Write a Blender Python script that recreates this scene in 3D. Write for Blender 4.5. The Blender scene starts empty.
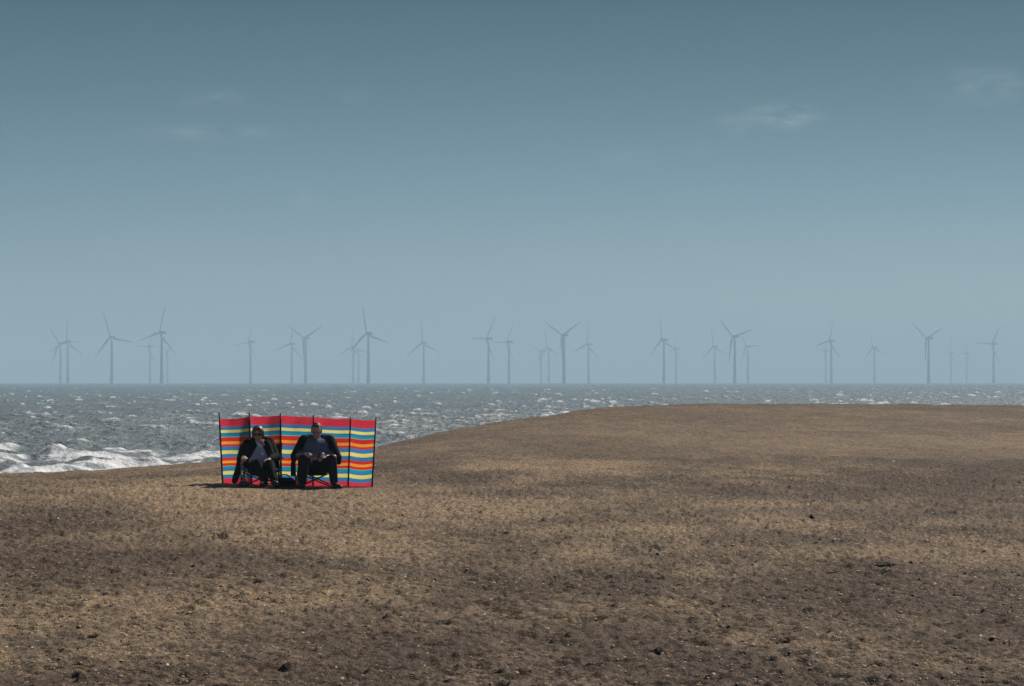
import bpy, bmesh, math, random
import numpy as np
from mathutils import Vector, Matrix

R = math.radians
rng = np.random.RandomState(7)
random.seed(7)
scene = bpy.context.scene
col = scene.collection

# ------------------------------------------------------------------ constants
F = 2800.0            # focal length in pixels
YE = 380.0            # eye level row
ZC = 3.52             # camera height above sea
RE2 = 1.274e7         # twice the earth radius
SUN_EL, SUN_AZ = R(40), R(139)   # azimuth: from behind the camera towards the right
SUN_DIR = Vector((math.sin(SUN_AZ) * math.cos(SUN_EL), -math.cos(SUN_AZ) * math.cos(SUN_EL), math.sin(SUN_EL)))


def P(px, py, d):
    return Vector(((px - 512) / F * d, d, ZC - (py - YE) / F * d))


# ------------------------------------------------------------------ node helpers
def new_mat(name):
    m = bpy.data.materials.new(name)
    m.use_nodes = True
    nt = m.node_tree
    b = nt.nodes['Principled BSDF']
    return m, nt, b


def N(nt, typ, **kw):
    n = nt.nodes.new(typ)
    for k, v in kw.items():
        if k.startswith('i_'):
            n.inputs[k[2:]].default_value = v
        else:
            setattr(n, k, v)
    return n


def L(nt, a, ao, b, bi):
    nt.links.new(a.outputs[ao], b.inputs[bi])


def noise(nt, vec, scale, detail=4, rough=0.55):
    n = N(nt, 'ShaderNodeTexNoise')
    n.inputs['Scale'].default_value = scale
    n.inputs['Detail'].default_value = detail
    n.inputs['Roughness'].default_value = rough
    if vec is not None:
        nt.links.new(vec, n.inputs['Vector'])
    return n


def ramp(nt, fac, stops, interp='LINEAR'):
    r = N(nt, 'ShaderNodeValToRGB')
    r.color_ramp.interpolation = interp
    el = r.color_ramp.elements
    while len(el) < len(stops):
        el.new(1.0)
    for e, (p, c) in zip(el, stops):
        e.position = p
        e.color = c if len(c) == 4 else (*c, 1)
    nt.links.new(fac, r.inputs['Fac'])
    return r


def mixc(nt, fac, a, b, blend='MIX'):
    m = N(nt, 'ShaderNodeMix', data_type='RGBA', blend_type=blend)
    for sock, v in ((0, fac), (6, a), (7, b)):
        if hasattr(v, 'is_output'):
            nt.links.new(v, m.inputs[sock])
        else:
            m.inputs[sock].default_value = v if not isinstance(v, tuple) or len(v) == 4 else (*v, 1)
    return m


def cloth_mat(name, colr, var=0.25, scale=30, rough=0.85):
    m, nt, b = new_mat(name)
    tc = N(nt, 'ShaderNodeTexCoord')
    n = noise(nt, tc.outputs['Object'], scale, 5)
    lo = tuple(c * (1 - var) for c in colr)
    hi = tuple(c * (1 + var) for c in colr)
    r = ramp(nt, n.outputs['Fac'], [(0.3, lo), (0.7, hi)])
    L(nt, r, 'Color', b, 'Base Color')
    b.inputs['Roughness'].default_value = rough
    b.inputs['Specular IOR Level'].default_value = 0.08
    n2 = noise(nt, tc.outputs['Object'], 14, 3)
    bp = N(nt, 'ShaderNodeBump')
    bp.inputs['Strength'].default_value = 0.6
    bp.inputs['Distance'].default_value = 0.02
    L(nt, n2, 'Fac', bp, 'Height')
    L(nt, bp, 'Normal', b, 'Normal')
    return m


def simple_mat(name, colr, rough=0.5, metal=0.0, var=0.12, scale=20):
    m, nt, b = new_mat(name)
    tc = N(nt, 'ShaderNodeTexCoord')
    n = noise(nt, tc.outputs['Object'], scale, 3)
    r = ramp(nt, n.outputs['Fac'], [(0.3, tuple(c * (1 - var) for c in colr)), (0.7, tuple(c * (1 + var) for c in colr))])
    L(nt, r, 'Color', b, 'Base Color')
    b.inputs['Roughness'].default_value = rough
    b.inputs['Metallic'].default_value = metal
    return m


# ------------------------------------------------------------------ object helpers
def link(name, me, mat=None, parent=None):
    o = bpy.data.objects.new(name, me)
    col.objects.link(o)
    if mat is not None:
        me.materials.append(mat)
    if parent is not None:
        o.parent = parent
    return o


def tag(o, label=None, cat=None, group=None, kind=None):
    if label: o['label'] = label
    if cat: o['category'] = cat
    if group: o['group'] = group
    if kind: o['kind'] = kind
    return o


def empty(name, loc, rz=0.0):
    o = bpy.data.objects.new(name, None)
    o.empty_display_size = 0.2
    o.location = loc
    o.rotation_euler = (0, 0, rz)
    col.objects.link(o)
    return o


def smooth(me):
    me.polygons.foreach_set('use_smooth', [True] * len(me.polygons))


def grid_mesh(name, X, Y, Z, attrs=None):
    nr, nc = X.shape
    me = bpy.data.meshes.new(name)
    n = nr * nc
    co = np.empty((n, 3), np.float32)
    co[:, 0] = X.ravel(); co[:, 1] = Y.ravel(); co[:, 2] = Z.ravel()
    me.vertices.add(n)
    me.vertices.foreach_set('co', co.ravel())
    i = np.arange(nr - 1)[:, None] * nc + np.arange(nc - 1)[None, :]
    q = np.stack([i, i + 1, i + nc + 1, i + nc], -1).reshape(-1, 4).astype(np.int32)
    nf = len(q)
    me.loops.add(nf * 4)
    me.loops.foreach_set('vertex_index', q.ravel())
    me.polygons.add(nf)
    me.polygons.foreach_set('loop_start', np.arange(0, nf * 4, 4, dtype=np.int32))
    me.polygons.foreach_set('use_smooth', np.ones(nf, bool))
    for k, v in (attrs or {}).items():
        a = me.attributes.new(k, 'FLOAT', 'POINT')
        a.data.foreach_set('value', v.astype(np.float32).ravel())
    me.update(calc_edges=True)
    return me


# ------------------------------------------------------------------ numpy noise
def vnoise(x, y, seed=0):
    xi = np.floor(x).astype(np.int64); yi = np.floor(y).astype(np.int64)
    xf = x - xi; yf = y - yi
    u = xf * xf * xf * (xf * (xf * 6 - 15) + 10); v = yf * yf * yf * (yf * (yf * 6 - 15) + 10)

    def h(a, b):
        n = (a * 374761393 + b * 668265263 + seed * 974711) & 0xffffffff
        n = ((n ^ (n >> 13)) * 1274126177) & 0xffffffff
        n = ((n ^ (n >> 16)) * 2246822519) & 0xffffffff
        return (n & 0xffff) / 32767.5 - 1.0
    a = h(xi, yi); b = h(xi + 1, yi); c = h(xi, yi + 1); d = h(xi + 1, yi + 1)
    return a + (b - a) * u + (c - a) * v + (a - b - c + d) * u * v


def fbm(x, y, seed=0, octv=3):
    s = 0; a = 1.0; t = 0
    for k in range(octv):
        ca, sa = math.cos(0.6 * k + 0.3), math.sin(0.6 * k + 0.3)
        s = s + a * vnoise((x * ca - y * sa) * 2 ** k, (x * sa + y * ca) * 2 ** k, seed + k * 17)
        t += a; a *= 0.5
    return s / t


def sstep(a, b, x):
    t = np.clip((x - a) / (b - a), 0, 1)
    return t * t * (3 - 2 * t)


# ------------------------------------------------------------------ terrain
CR_T = np.array([-0.60, -0.30, -0.183, -0.168, -0.152, -0.137, -0.121, -0.105, -0.047, -0.0386, -0.0229, -0.0104, 0.0043, 0.0127, 0.0221, 0.0346, 0.0504, 0.09, 0.12, 0.183, 0.30, 0.60])
CR_Y = np.array([484, 482, 477.4, 474.6, 472.7, 470, 466, 462.5, 447.6, 440.5, 431, 424, 420, 415.4, 411.6, 408, 405.2, 403.9, 403.8, 405.3, 408, 412])
CR_D = np.interp(CR_T, [-0.6, -0.3, -0.183, -0.105, -0.04, 0.0, 0.05, 0.183, 0.3, 0.6], [34, 44, 52, 58, 68, 78, 96, 118, 124, 126])
CR_Z = ZC - (CR_Y - YE) / F * CR_D
_ts = np.linspace(-0.6, 0.6, 481)
_k = np.hanning(17); _k /= _k.sum()


def _sm(v):
    w = np.interp(_ts, CR_T, v)
    return np.convolve(np.pad(w, 8, mode='edge'), _k, 'valid')


_dc, _zc = _sm(CR_D), _sm(CR_Z)


def terrain(X, Y, fine=True):
    Ys = np.maximum(Y, 6.0)
    t = np.clip(X / Ys, -0.6, 0.6)
    dc = np.interp(t, _ts, _dc)
    zc = np.interp(t, _ts, _zc)
    base = 1.90 + 0 * X
    w = sstep(0.0, 1.0, (Y - 43.0) / np.maximum(dc - 43.0, 3.0))
    w = np.where(dc < 48, sstep(0.0, 1.0, (Y - (dc - 8)) / 8.0), w)
    z = base + (zc - base) * w
    over = np.maximum(Y - dc, 0)
    z = z - 0.085 * over * over / (over + 6.0)
    z = np.maximum(z, -2.0 + 0 * z)
    # the ground is a little higher at the left end of the windbreak
    z = z + 0.050 * np.exp(-((X + 4.5) / 1.0) ** 2 - ((Y - 42.4) / 1.6) ** 2)
    # a low step that ends the trodden foreground
    z = z + 0.07 * np.exp(-((Y - 52.5 - 2.0 * fbm(X / 9, Y * 0 + 3, 5)) / 1.5) ** 2) * sstep(0.02, 0.09, t) * (1 + fbm(X / 2.2, Y / 3, 8))
    if not fine:
        return z
    fore = 1 - sstep(44, 58, Y)
    rough = 0.62 + 0.38 * fore
    keep = 1 - 0.75 * np.exp(-((X + 3.3) / 1.9) ** 4 - ((Y - 42.0) / 1.2) ** 4)
    z = z + keep * rough * (0.028 * fbm(X / 3.1, Y / 3.6, 1, 2))
    z = z + keep * rough * (0.020 * fbm(X / 0.55, Y / 0.8, 2, 2))
    z = z + keep * rough * (0.017 * fbm(X / 0.20, Y / 0.20, 3, 2))
    z = z + keep * rough * (0.0085 * vnoise(X / 0.055, Y / 0.085, 4)) * (0.5 + 0.5 * fore)
    flat = np.clip(Y / 30.0, 0.55, 1.0)
    keep = keep * flat
    lump = vnoise(X / 0.095, Y / 0.080, 14)
    z = z + keep * (0.4 + 0.6 * fore) * (0.042 * np.maximum(lump - 0.35, 0) - 0.030 * np.maximum(-lump - 0.35, 0))
    lump = vnoise(X / 0.19 + 3, Y / 0.15, 15)
    z = z + keep * (0.6 + 0.4 * fore) * (0.036 * np.maximum(lump - 0.45, 0) - 0.032 * np.maximum(-lump - 0.45, 0))
    z = z + keep * fore * 0.016 * vnoise(X / 0.040, Y / 0.045, 19)
    z = z + 0.018 * fbm(X / 0.45, Y / 0.9, 33, 3) * sstep(-5, 0, Y - dc)
    # uneven crest against the sea
    z = z + 0.058 * fbm(X / 1.1, Y / 2.5, 31, 4) * sstep(-7, 0, Y - dc)
    return z


tin = np.linspace(-0.205, 0.205, 1050)
sout = np.linspace(0, 1, 26)[1:] ** 1.6
offm = np.concatenate([[6.0, 9.0, 11.0], 1.62 * F / np.arange(400, 104, -0.5)])
rows_g = np.concatenate([[-25, -12, -5, 1, 4], offm[offm < 43], np.arange(43, 62, 0.13), np.arange(62, 132, 0.28), np.arange(132, 200, 2.0)])
rows_g = np.unique(np.round(rows_g, 4))


def fan(rows, side, mind=6.0):
    Y = rows[:, None]
    Ym = np.maximum(Y, mind)
    mid = tin[None, :] * Ym
    lft = -0.205 * Ym - side * sout[::-1][None, :]
    rgt = 0.205 * Ym + side * sout[None, :]
    X = np.concatenate([lft, mid, rgt], 1)
    return X, np.broadcast_to(Y, X.shape).copy()


GX, GY = fan(rows_g, 80.0)
GZ = terrain(GX, GY)
# footprints and hollows pressed into the trodden foreground
dmask = np.zeros_like(GZ)
GZ0 = GZ.copy()


def dent(x, y, a, b, ang, depth, rim=0.35):
    r0 = np.searchsorted(rows_g, y - 2.4 * max(a, b)); r1 = np.searchsorted(rows_g, y + 2.4 * max(a, b))
    if r1 <= r0:
        return
    xm = GX[r0:r1]
    yc = max(y, 6.0)
    lo = np.searchsorted(GX[(r0 + r1) // 2], x - 2.6 * max(a, b) - 0.05 * 2); hi = np.searchsorted(GX[(r0 + r1) // 2], x + 2.6 * max(a, b) + 0.05 * 2)
    if hi <= lo:
        return
    xs = GX[r0:r1, lo:hi] - x; ys = GY[r0:r1, lo:hi] - y
    ca, sa = math.cos(ang), math.sin(ang)
    u = (xs * ca + ys * sa) / a; v = (-xs * sa + ys * ca) / b
    q = u * u + v * v
    g = np.exp(-q * q)
    ring = np.exp(-((np.sqrt(q) - 1.45) / 0.35) ** 2)
    GZ[r0:r1, lo:hi] += -depth * g + depth * rim * ring
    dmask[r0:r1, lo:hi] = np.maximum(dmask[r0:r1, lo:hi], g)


for k in range(6000):
    d = 12 + 44 * rng.rand() ** 0.75
    tt = rng.uniform(-0.2, 0.2)
    x = tt * d
    if abs(x + 3.3) < 1.7 and abs(d - 42) < 1.3:
        continue
    if fbm(np.array([x / 2.5]), np.array([d / 4.0]), 77, 2)[0] < -0.05 and rng.rand() < 0.8:
        continue
    s = rng.uniform(0.6, 1.25)
    dent(x, d, 0.085 * s, 0.062 * s, rng.normal(0.0, 0.25), rng.uniform(0.012, 0.034) * s * min(1.0, 0.55 + d / 60))
for k in range(110):   # lines of footprints
    d = rng.uniform(13, 50); x = rng.uniform(-0.19, 0.19) * d
    a = rng.uniform(0, 2 * math.pi)
    for s in range(rng.randint(5, 12)):
        px_ = x + math.cos(a) * 0.62 * s - math.sin(a) * 0.1 * (-1) ** s
        py_ = d + math.sin(a) * 0.62 * s + math.cos(a) * 0.1 * (-1) ** s
        if 12 < py_ < 56 and not (abs(px_ + 3.3) < 1.7 and abs(py_ - 42) < 1.3):
            dent(px_, py_, 0.12, 0.055, a + rng.normal(0, 0.15), rng.uniform(0.014, 0.030))

GZ = np.maximum(GZ, GZ0 - 0.030)
# darker sand and lighter, yellower sand: random patches plus offsets by position
sand_tone = fbm(GX / 3.4, GY / 7.0, 51, 4) + 0.45 * fbm(GX / 0.7, GY / 1.6, 52, 3)
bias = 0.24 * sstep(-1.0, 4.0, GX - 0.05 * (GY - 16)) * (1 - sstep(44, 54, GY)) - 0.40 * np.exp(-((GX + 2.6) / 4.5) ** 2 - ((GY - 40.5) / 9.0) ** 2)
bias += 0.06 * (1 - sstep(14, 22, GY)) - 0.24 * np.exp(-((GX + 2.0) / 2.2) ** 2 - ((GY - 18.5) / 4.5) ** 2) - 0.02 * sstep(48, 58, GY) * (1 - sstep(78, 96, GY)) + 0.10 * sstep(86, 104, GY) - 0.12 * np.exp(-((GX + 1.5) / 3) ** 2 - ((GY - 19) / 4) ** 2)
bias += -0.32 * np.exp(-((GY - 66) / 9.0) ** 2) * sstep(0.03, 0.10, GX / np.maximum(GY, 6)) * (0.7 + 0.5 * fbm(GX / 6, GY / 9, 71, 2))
sand_tone = sand_tone * (0.95 - 0.70 * sstep(48, 58, GY)) + bias
ground_me = grid_mesh('beach', GX, GY, GZ, {'sand_tone': sand_tone, 'dent': dmask})

m, nt, b = new_mat('sand')
geo = N(nt, 'ShaderNodeNewGeometry')
at = N(nt, 'ShaderNodeAttribute', attribute_name='sand_tone')
ad = N(nt, 'ShaderNodeAttribute', attribute_name='dent')
mp = N(nt, 'ShaderNodeMapping')
mp.inputs['Scale'].default_value = (1, 0.30, 1)
L(nt, geo, 'Position', mp, 'Vector')
v = mp.outputs['Vector']
nA = noise(nt, v, 1.6, 6, 0.62)
nB = noise(nt, v, 9.0, 6, 0.68)
mpc = N(nt, 'ShaderNodeMapping'); mpc.inputs['Scale'].default_value = (0.62, 0.34, 1)
L(nt, geo, 'Position', mpc, 'Vector')
nC = noise(nt, mpc.outputs['Vector'], 46.0, 4, 0.75)
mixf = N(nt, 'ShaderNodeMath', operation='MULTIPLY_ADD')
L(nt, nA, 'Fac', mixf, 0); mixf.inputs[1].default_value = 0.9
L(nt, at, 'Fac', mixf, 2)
addf = N(nt, 'ShaderNodeMath', operation='MULTIPLY_ADD')
L(nt, nB, 'Fac', addf, 0); addf.inputs[1].default_value = 1.3
L(nt, mixf, 0, addf, 2)
rs = ramp(nt, addf.outputs[0], [(0.52, (0.292, 0.210, 0.134)), (0.84, (0.220, 0.160, 0.107)), (1.0, (0.155, 0.113, 0.080)), (1.0, (0.092, 0.066, 0.048))])
rs.color_ramp.elements[2].position = 0.93
mrange = N(nt, 'ShaderNodeMapRange')
mrange.inputs['From Min'].default_value = -0.3; mrange.inputs['From Max'].default_value = 2.0
L(nt, addf, 0, mrange, 'Value')
nt.links.new(mrange.outputs[0], rs.inputs['Fac'])
for e, p_ in zip(rs.color_ramp.elements, (0.36, 0.50, 0.60, 0.78)):
    e.position = p_
grain = ramp(nt, nC.outputs['Fac'], [(0.32, (0.24, 0.225, 0.215)), (0.45, (0.86, 0.85, 0.84)), (0.55, (1.08, 1.06, 1.03)), (0.67, (2.0, 1.86, 1.58))])
c1 = mixc(nt, 1.0, rs.outputs['Color'], grain.outputs['Color'], 'MULTIPLY')
# shell grit and dark weed crumbs
vor = N(nt, 'ShaderNodeTexVoronoi')
vor.inputs['Scale'].default_value = 16.0
L(nt, geo, 'Position', vor, 'Vector')
sp = ramp(nt, vor.outputs['Distance'], [(0.0, (1, 1, 1)), (0.10, (1, 1, 1)), (0.14, (0, 0, 0))])
vsep = N(nt, 'ShaderNodeSeparateColor'); L(nt, vor, 'Color', vsep, 0)
pick = N(nt, 'ShaderNodeMath', operation='GREATER_THAN'); L(nt, vsep, 0, pick, 0); pick.inputs[1].default_value = 0.93
gr = N(nt, 'ShaderNodeMath', operation='MULTIPLY'); L(nt, sp, 'Color', gr, 0); L(nt, pick, 0, gr, 1)
c2 = mixc(nt, gr.outputs[0], c1.outputs[2], (0.62, 0.56, 0.48, 1))
pick2 = N(nt, 'ShaderNodeMath', operation='LESS_THAN'); L(nt, vsep, 1, pick2, 0); pick2.inputs[1].default_value = 0.16
sp2 = ramp(nt, vor.outputs['Distance'], [(0.0, (1, 1, 1)), (0.30, (1, 1, 1)), (0.42, (0, 0, 0))])
gr2 = N(nt, 'ShaderNodeMath', operation='MULTIPLY'); L(nt, sp2, 'Color', gr2, 0); L(nt, pick2, 0, gr2, 1)
g3 = N(nt, 'ShaderNodeMath', operation='MULTIPLY'); L(nt, gr2, 0, g3, 0); g3.inputs[1].default_value = 0.75
c3 = mixc(nt, g3.outputs[0], c2.outputs[2], (0.055, 0.047, 0.040, 1))
# sand colour gets darker towards the bottoms of the prints
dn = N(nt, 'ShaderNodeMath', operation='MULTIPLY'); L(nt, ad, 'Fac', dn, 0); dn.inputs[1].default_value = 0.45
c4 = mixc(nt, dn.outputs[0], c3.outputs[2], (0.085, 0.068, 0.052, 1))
L(nt, c4, 2, b, 'Base Color')
b.inputs['Roughness'].default_value = 0.92
b.inputs['Specular IOR Level'].default_value = 0.15
bp = N(nt, 'ShaderNodeBump'); bp.inputs['Strength'].default_value = 0.9; bp.inputs['Distance'].default_value = 0.02
L(nt, nC, 'Fac', bp, 'Height')
bp2 = N(nt, 'ShaderNodeBump'); bp2.inputs['Strength'].default_value = 0.8; bp2.inputs['Distance'].default_value = 0.06
L(nt, nB, 'Fac', bp2, 'Height'); L(nt, bp, 'Normal', bp2, 'Normal')
L(nt, bp2, 'Normal', b, 'Normal')
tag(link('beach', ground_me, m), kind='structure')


def gz(x, y):
    return float(terrain(np.array([float(x)]), np.array([float(y)]))[0])


# ------------------------------------------------------------------ sea
r1 = np.arange(70, 92, 1.0); r2 = np.arange(92, 250, 0.30)
r3 = [250.0]
while r3[-1] < 9000:
    dd = r3[-1]
    r3.append(dd + min(0.30 + (dd - 250) * 0.012, 0.25 * dd * dd / 9856 + 0.3))
rows_s = np.concatenate([r1, r2, np.array(r3)])
SX, SY = fan(rows_s, 5200.0)
SX[:, :25] = np.where(True, -0.205 * SY[:, :25] - (60 + 0.45 * SY[:, :25]) * sout[::-1][None, :], 0)
SX[:, -25:] = 0.205 * SY[:, -25:] + (60 + 0.45 * SY[:, -25:]) * sout[None, :]
H = np.zeros_like(SX)
wd0 = R(-75)
for k in range(60):
    lam = 0.6 * (8 / 0.6) ** rng.rand()
    ang = wd0 + rng.normal(0, 0.75)
    kk = 2 * math.pi / lam
    amp = 0.0135 * lam ** 0.62
    H += amp * np.sin(kk * (SX * math.cos(ang) + SY * math.sin(ang)) + rng.rand() * 6.283)
rms = H.std()
Hn = H / rms
print('sea rms', rms)
gust = fbm(SX / 24, SY / 60, 91, 3)
Hs = Hn + 0.16 * (Hn ** 2 - 1)
near_damp = sstep(70, 110, SY)
Hz = 0.088 * Hs
fn = fbm(SX / 0.40, SY / 1.2, 93, 3)
fn2 = fbm(SX / 0.22, SY / 0.5, 95, 2)
crest = 0.75 * Hs + 0.9 * gust + 1.3 * fn + 0.6 * fn2
foam = 0.74 * sstep(1.9, 3.7, crest)
streak = sstep(0.42, 0.75, fbm(SX / 0.9 + 0.3 * fn, SY / 10.0, 96, 3) + 0.35 * gust) * 0.34 * sstep(0.4, 1.6, Hs + 0.8 * fn)
foam = np.maximum(foam, streak)
foam = foam * (1 - 0.55 * sstep(350, 1600, SY))
# breakers rolling on to the beach
def breaker(pts, height, wid, back, seed, edge=0.45):
    """pts: (pixel x, distance) along the crest"""
    global Hz, foam
    px_ = np.array([p[0] for p in pts], float); dd_ = np.array([p[1] for p in pts], float)
    t_ = (px_ - 512) / F
    tt = SX / np.maximum(SY, 1)
    y0 = np.interp(tt, t_, dd_) + 1.3 * fbm(SX / 5, SY * 0, seed, 3)
    env = sstep(t_[0], t_[0] + edge * 0.02, tt) * (1 - sstep(t_[-1] - edge * 0.02, t_[-1], tt))
    env = env * np.clip(0.80 + 0.26 * fbm(SX / 1.6, SY / 9, seed + 3, 4), 0.2, 1.15)
    u = SY - y0
    prof = np.where(u < 0, np.exp(-(u / wid) ** 2), np.exp(-(u / back) ** 2))
    Hz = Hz + height * env * prof * (1 + 0.22 * fbm(SX / 0.7, SY / 0.9, seed + 5, 4))
    fr = np.where(u < 0, np.exp(-(u / (wid * 1.9)) ** 2), np.exp(-(u / (back * 0.30)) ** 2))
    foam = np.maximum(foam, np.clip(env * 1.6, 0, 1) * sstep(0.30, 0.95, fr * (0.86 + 0.5 * fbm(SX / 1.3, SY / 0.5, seed + 13, 3)) + 0.60 * fbm(SX / 0.7, SY / 1.0, seed + 9, 4)))


breaker([(-330, 92), (-120, 98), (0, 101), (80, 106), (130, 109), (190, 112), (222, 114)], 0.36, 2.6, 4.0, 201)
breaker([(-160, 118), (-40, 121), (36, 124)], 0.27, 2.2, 5.0, 231)
breaker([(-160, 136), (-60, 138), (26, 141)], 0.26, 1.8, 4.0, 241)
breaker([(82, 134), (120, 131), (172, 130)], 0.25, 1.8, 4.5, 261)
breaker([(70, 119), (112, 117)], 0.26, 1.6, 3.5, 291)
breaker([(30, 123), (110, 124), (160, 123), (215, 124)], 0.20, 1.5, 4.0, 311)
breaker([(180, 126), (205, 127), (235, 128)], 0.30, 1.8, 4.0, 321)
foam = np.maximum(foam, (1 - sstep(88, 112, SY)) * sstep(-0.35, 0.35, fbm(SX / 1.2, SY / 3, 411, 3)) * (tin.min() < 0))
SZ = Hz * sstep(66, 80, SY) - SY ** 2 / RE2 - SX ** 2 / RE2
sea_me = grid_mesh('sea', SX, SY, SZ, {'foam': np.clip(foam, 0, 1)})
m, nt, b = new_mat('sea_water')
geo = N(nt, 'ShaderNodeNewGeometry')
fa = N(nt, 'ShaderNodeAttribute', attribute_name='foam')
n1 = noise(nt, geo.outputs['Position'], 3.4, 8, 0.75)
fm = N(nt, 'ShaderNodeMath', operation='MULTIPLY_ADD')
L(nt, n1, 'Fac', fm, 0); fm.inputs[1].default_value = 1.1; fm.inputs[2].default_value = -0.55
fs = N(nt, 'ShaderNodeMath', operation='MULTIPLY_ADD'); L(nt, fa, 'Fac', fs, 0); fs.inputs[1].default_value = 1.15; L(nt, fm, 0, fs, 2)
fr = ramp(nt, fs.outputs[0], [(0.12, (0, 0, 0)), (0.95, (1, 1, 1))])
n3 = noise(nt, geo.outputs['Position'], 0.05, 4)
wc = ramp(nt, n3.outputs['Fac'], [(0.35, (0.138, 0.170, 0.184)), (0.65, (0.200, 0.232, 0.244))])
cw = mixc(nt, fr.outputs['Color'], wc.outputs['Color'], (0.80, 0.82, 0.84, 1))
L(nt, cw, 2, b, 'Base Color')
rr = ramp(nt, fr.outputs['Color'], [(0, (0.32, 0.32, 0.32)), (0.5, (0.85, 0.85, 0.85))])
L(nt, rr, 'Color', b, 'Roughness')
b.inputs['IOR'].default_value = 1.33
n2 = noise(nt, geo.outputs['Position'], 1.5, 6, 0.65)
bp = N(nt, 'ShaderNodeBump'); bp.inputs['Strength'].default_value = 1.0; bp.inputs['Distance'].default_value = 0.35
L(nt, n2, 'Fac', bp, 'Height'); L(nt, bp, 'Normal', b, 'Normal')
tag(link('sea', sea_me, m), kind='structure')


# ------------------------------------------------------------------ mesh builders
def tube_bm(bm, pts, r0, r1=None, seg=8, cap=True):
    pts = [Vector(p) for p in pts]
    n = len(pts)
    r1 = r0 if r1 is None else r1
    rings = []
    up = Vector((0.13, 0.31, 0.94))
    for i, p in enumerate(pts):
        d = (pts[min(i + 1, n - 1)] - pts[max(i - 1, 0)]).normalized()
        a = d.cross(up)
        if a.length < 1e-3:
            a = d.cross(Vector((1, 0, 0)))
        a.normalize(); c = d.cross(a)
        r = r0 + (r1 - r0) * i / max(n - 1, 1)
        rings.append([bm.verts.new(p + a * r * math.cos(2 * math.pi * k / seg) + c * r * math.sin(2 * math.pi * k / seg)) for k in range(seg)])
    for i in range(n - 1):
        for k in range(seg):
            bm.faces.new((rings[i][k], rings[i][(k + 1) % seg], rings[i + 1][(k + 1) % seg], rings[i + 1][k]))
    if cap:
        bm.faces.new(rings[0][::-1]); bm.faces.new(rings[-1])


def bm_obj(name, bm, mat, parent=None, sm=True):
    bmesh.ops.recalc_face_normals(bm, faces=bm.faces)
    me = bpy.data.meshes.new(name)
    bm.to_mesh(me); bm.free()
    if sm: smooth(me)
    return link(name, me, mat, parent)


def tube(name, pts, r, mat, parent=None, r1=None, seg=8):
    bm = bmesh.new()
    tube_bm(bm, pts, r, r1, seg)
    return bm_obj(name, bm, mat, parent)


def W(p):
    """figure coordinates: x right in the photo, f towards the camera, z up"""
    return Vector((p[0], -p[1], p[2]))


def capsule(bm, p0, r0, p1, r1, seg=14):
    p0, p1 = W(p0), W(p1)
    ax = p1 - p0
    ln = ax.length
    ax = ax / ln if ln > 1e-6 else Vector((0, 0, 1))
    q = Vector((0, 0, 1)).rotation_difference(ax)
    prof = []
    for k in range(0, 6):
        a = -math.pi / 2 + (math.pi / 2) * k / 5
        prof.append((r0 * math.cos(a), r0 * math.sin(a)))
    for k in range(0, 6):
        a = (math.pi / 2) * k / 5
        prof.append((r1 * math.cos(a), ln + r1 * math.sin(a)))
    rings = []
    for r, h in prof[1:-1]:
        rings.append([bm.verts.new(p0 + q @ Vector((r * math.cos(2 * math.pi * k / seg), r * math.sin(2 * math.pi * k / seg), h))) for k in range(seg)])
    bot = bm.verts.new(p0 - ax * r0); top = bm.verts.new(p0 + ax * (ln + r1))
    for i in range(len(rings) - 1):
        for k in range(seg):
            bm.faces.new((rings[i][k], rings[i][(k + 1) % seg], rings[i + 1][(k + 1) % seg], rings[i + 1][k]))
    for k in range(seg):
        bm.faces.new((bot, rings[0][(k + 1) % seg], rings[0][k]))
        bm.faces.new((top, rings[-1][k], rings[-1][(k + 1) % seg]))


def ellipsoid(bm, c, rad, tilt=0.0, roll=0.0):
    M = Matrix.Translation(W(c)) @ Matrix.Rotation(tilt, 4, 'X') @ Matrix.Rotation(roll, 4, 'Y') @ Matrix.Diagonal((rad[0], rad[1], rad[2], 1))
    bmesh.ops.create_uvsphere(bm, u_segments=20, v_segments=14, radius=1.0, matrix=M)


def blob(name, parts, mat, parent, voxel=0.009, it=3):
    """one closed surface grown round tapered limbs and masses"""
    bm = bmesh.new()
    for p in parts:
        if p[0] == 'e':
            ellipsoid(bm, *p[1:])
        else:
            capsule(bm, *p)
    me = bpy.data.meshes.new(name + '_raw')
    bm.to_mesh(me); bm.free()
    tmp = bpy.data.objects.new(name + '_raw', me)
    col.objects.link(tmp)
    md = tmp.modifiers.new('r', 'REMESH'); md.mode = 'VOXEL'; md.voxel_size = voxel; md.adaptivity = 0
    if it:
        ms = tmp.modifiers.new('s', 'SMOOTH'); ms.factor = 0.5; ms.iterations = it
    dg = bpy.context.evaluated_depsgraph_get()
    out = bpy.data.meshes.new_from_object(tmp.evaluated_get(dg))
    bpy.data.objects.remove(tmp); bpy.data.meshes.remove(me)
    out.name = name
    out.materials.clear()
    smooth(out)
    return link(name, out, mat, parent)


def box(bm, c, s, rot=None):
    M = Matrix.Translation(c)
    if rot is not None: M = M @ rot
    M = M @ Matrix.Diagonal((*s, 1))
    return bmesh.ops.create_cube(bm, size=1.0, matrix=M)['verts']


# ------------------------------------------------------------------ wind turbines
tm_m = simple_mat('turbine_paint', (0.36, 0.37, 0.38), 0.6, var=0.04, scale=0.2)
tp_m = simple_mat('transition_yellow', (0.36, 0.36, 0.34), 0.6, var=0.1, scale=0.3)
HUB = 62.0
YAW = R(42)


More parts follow.
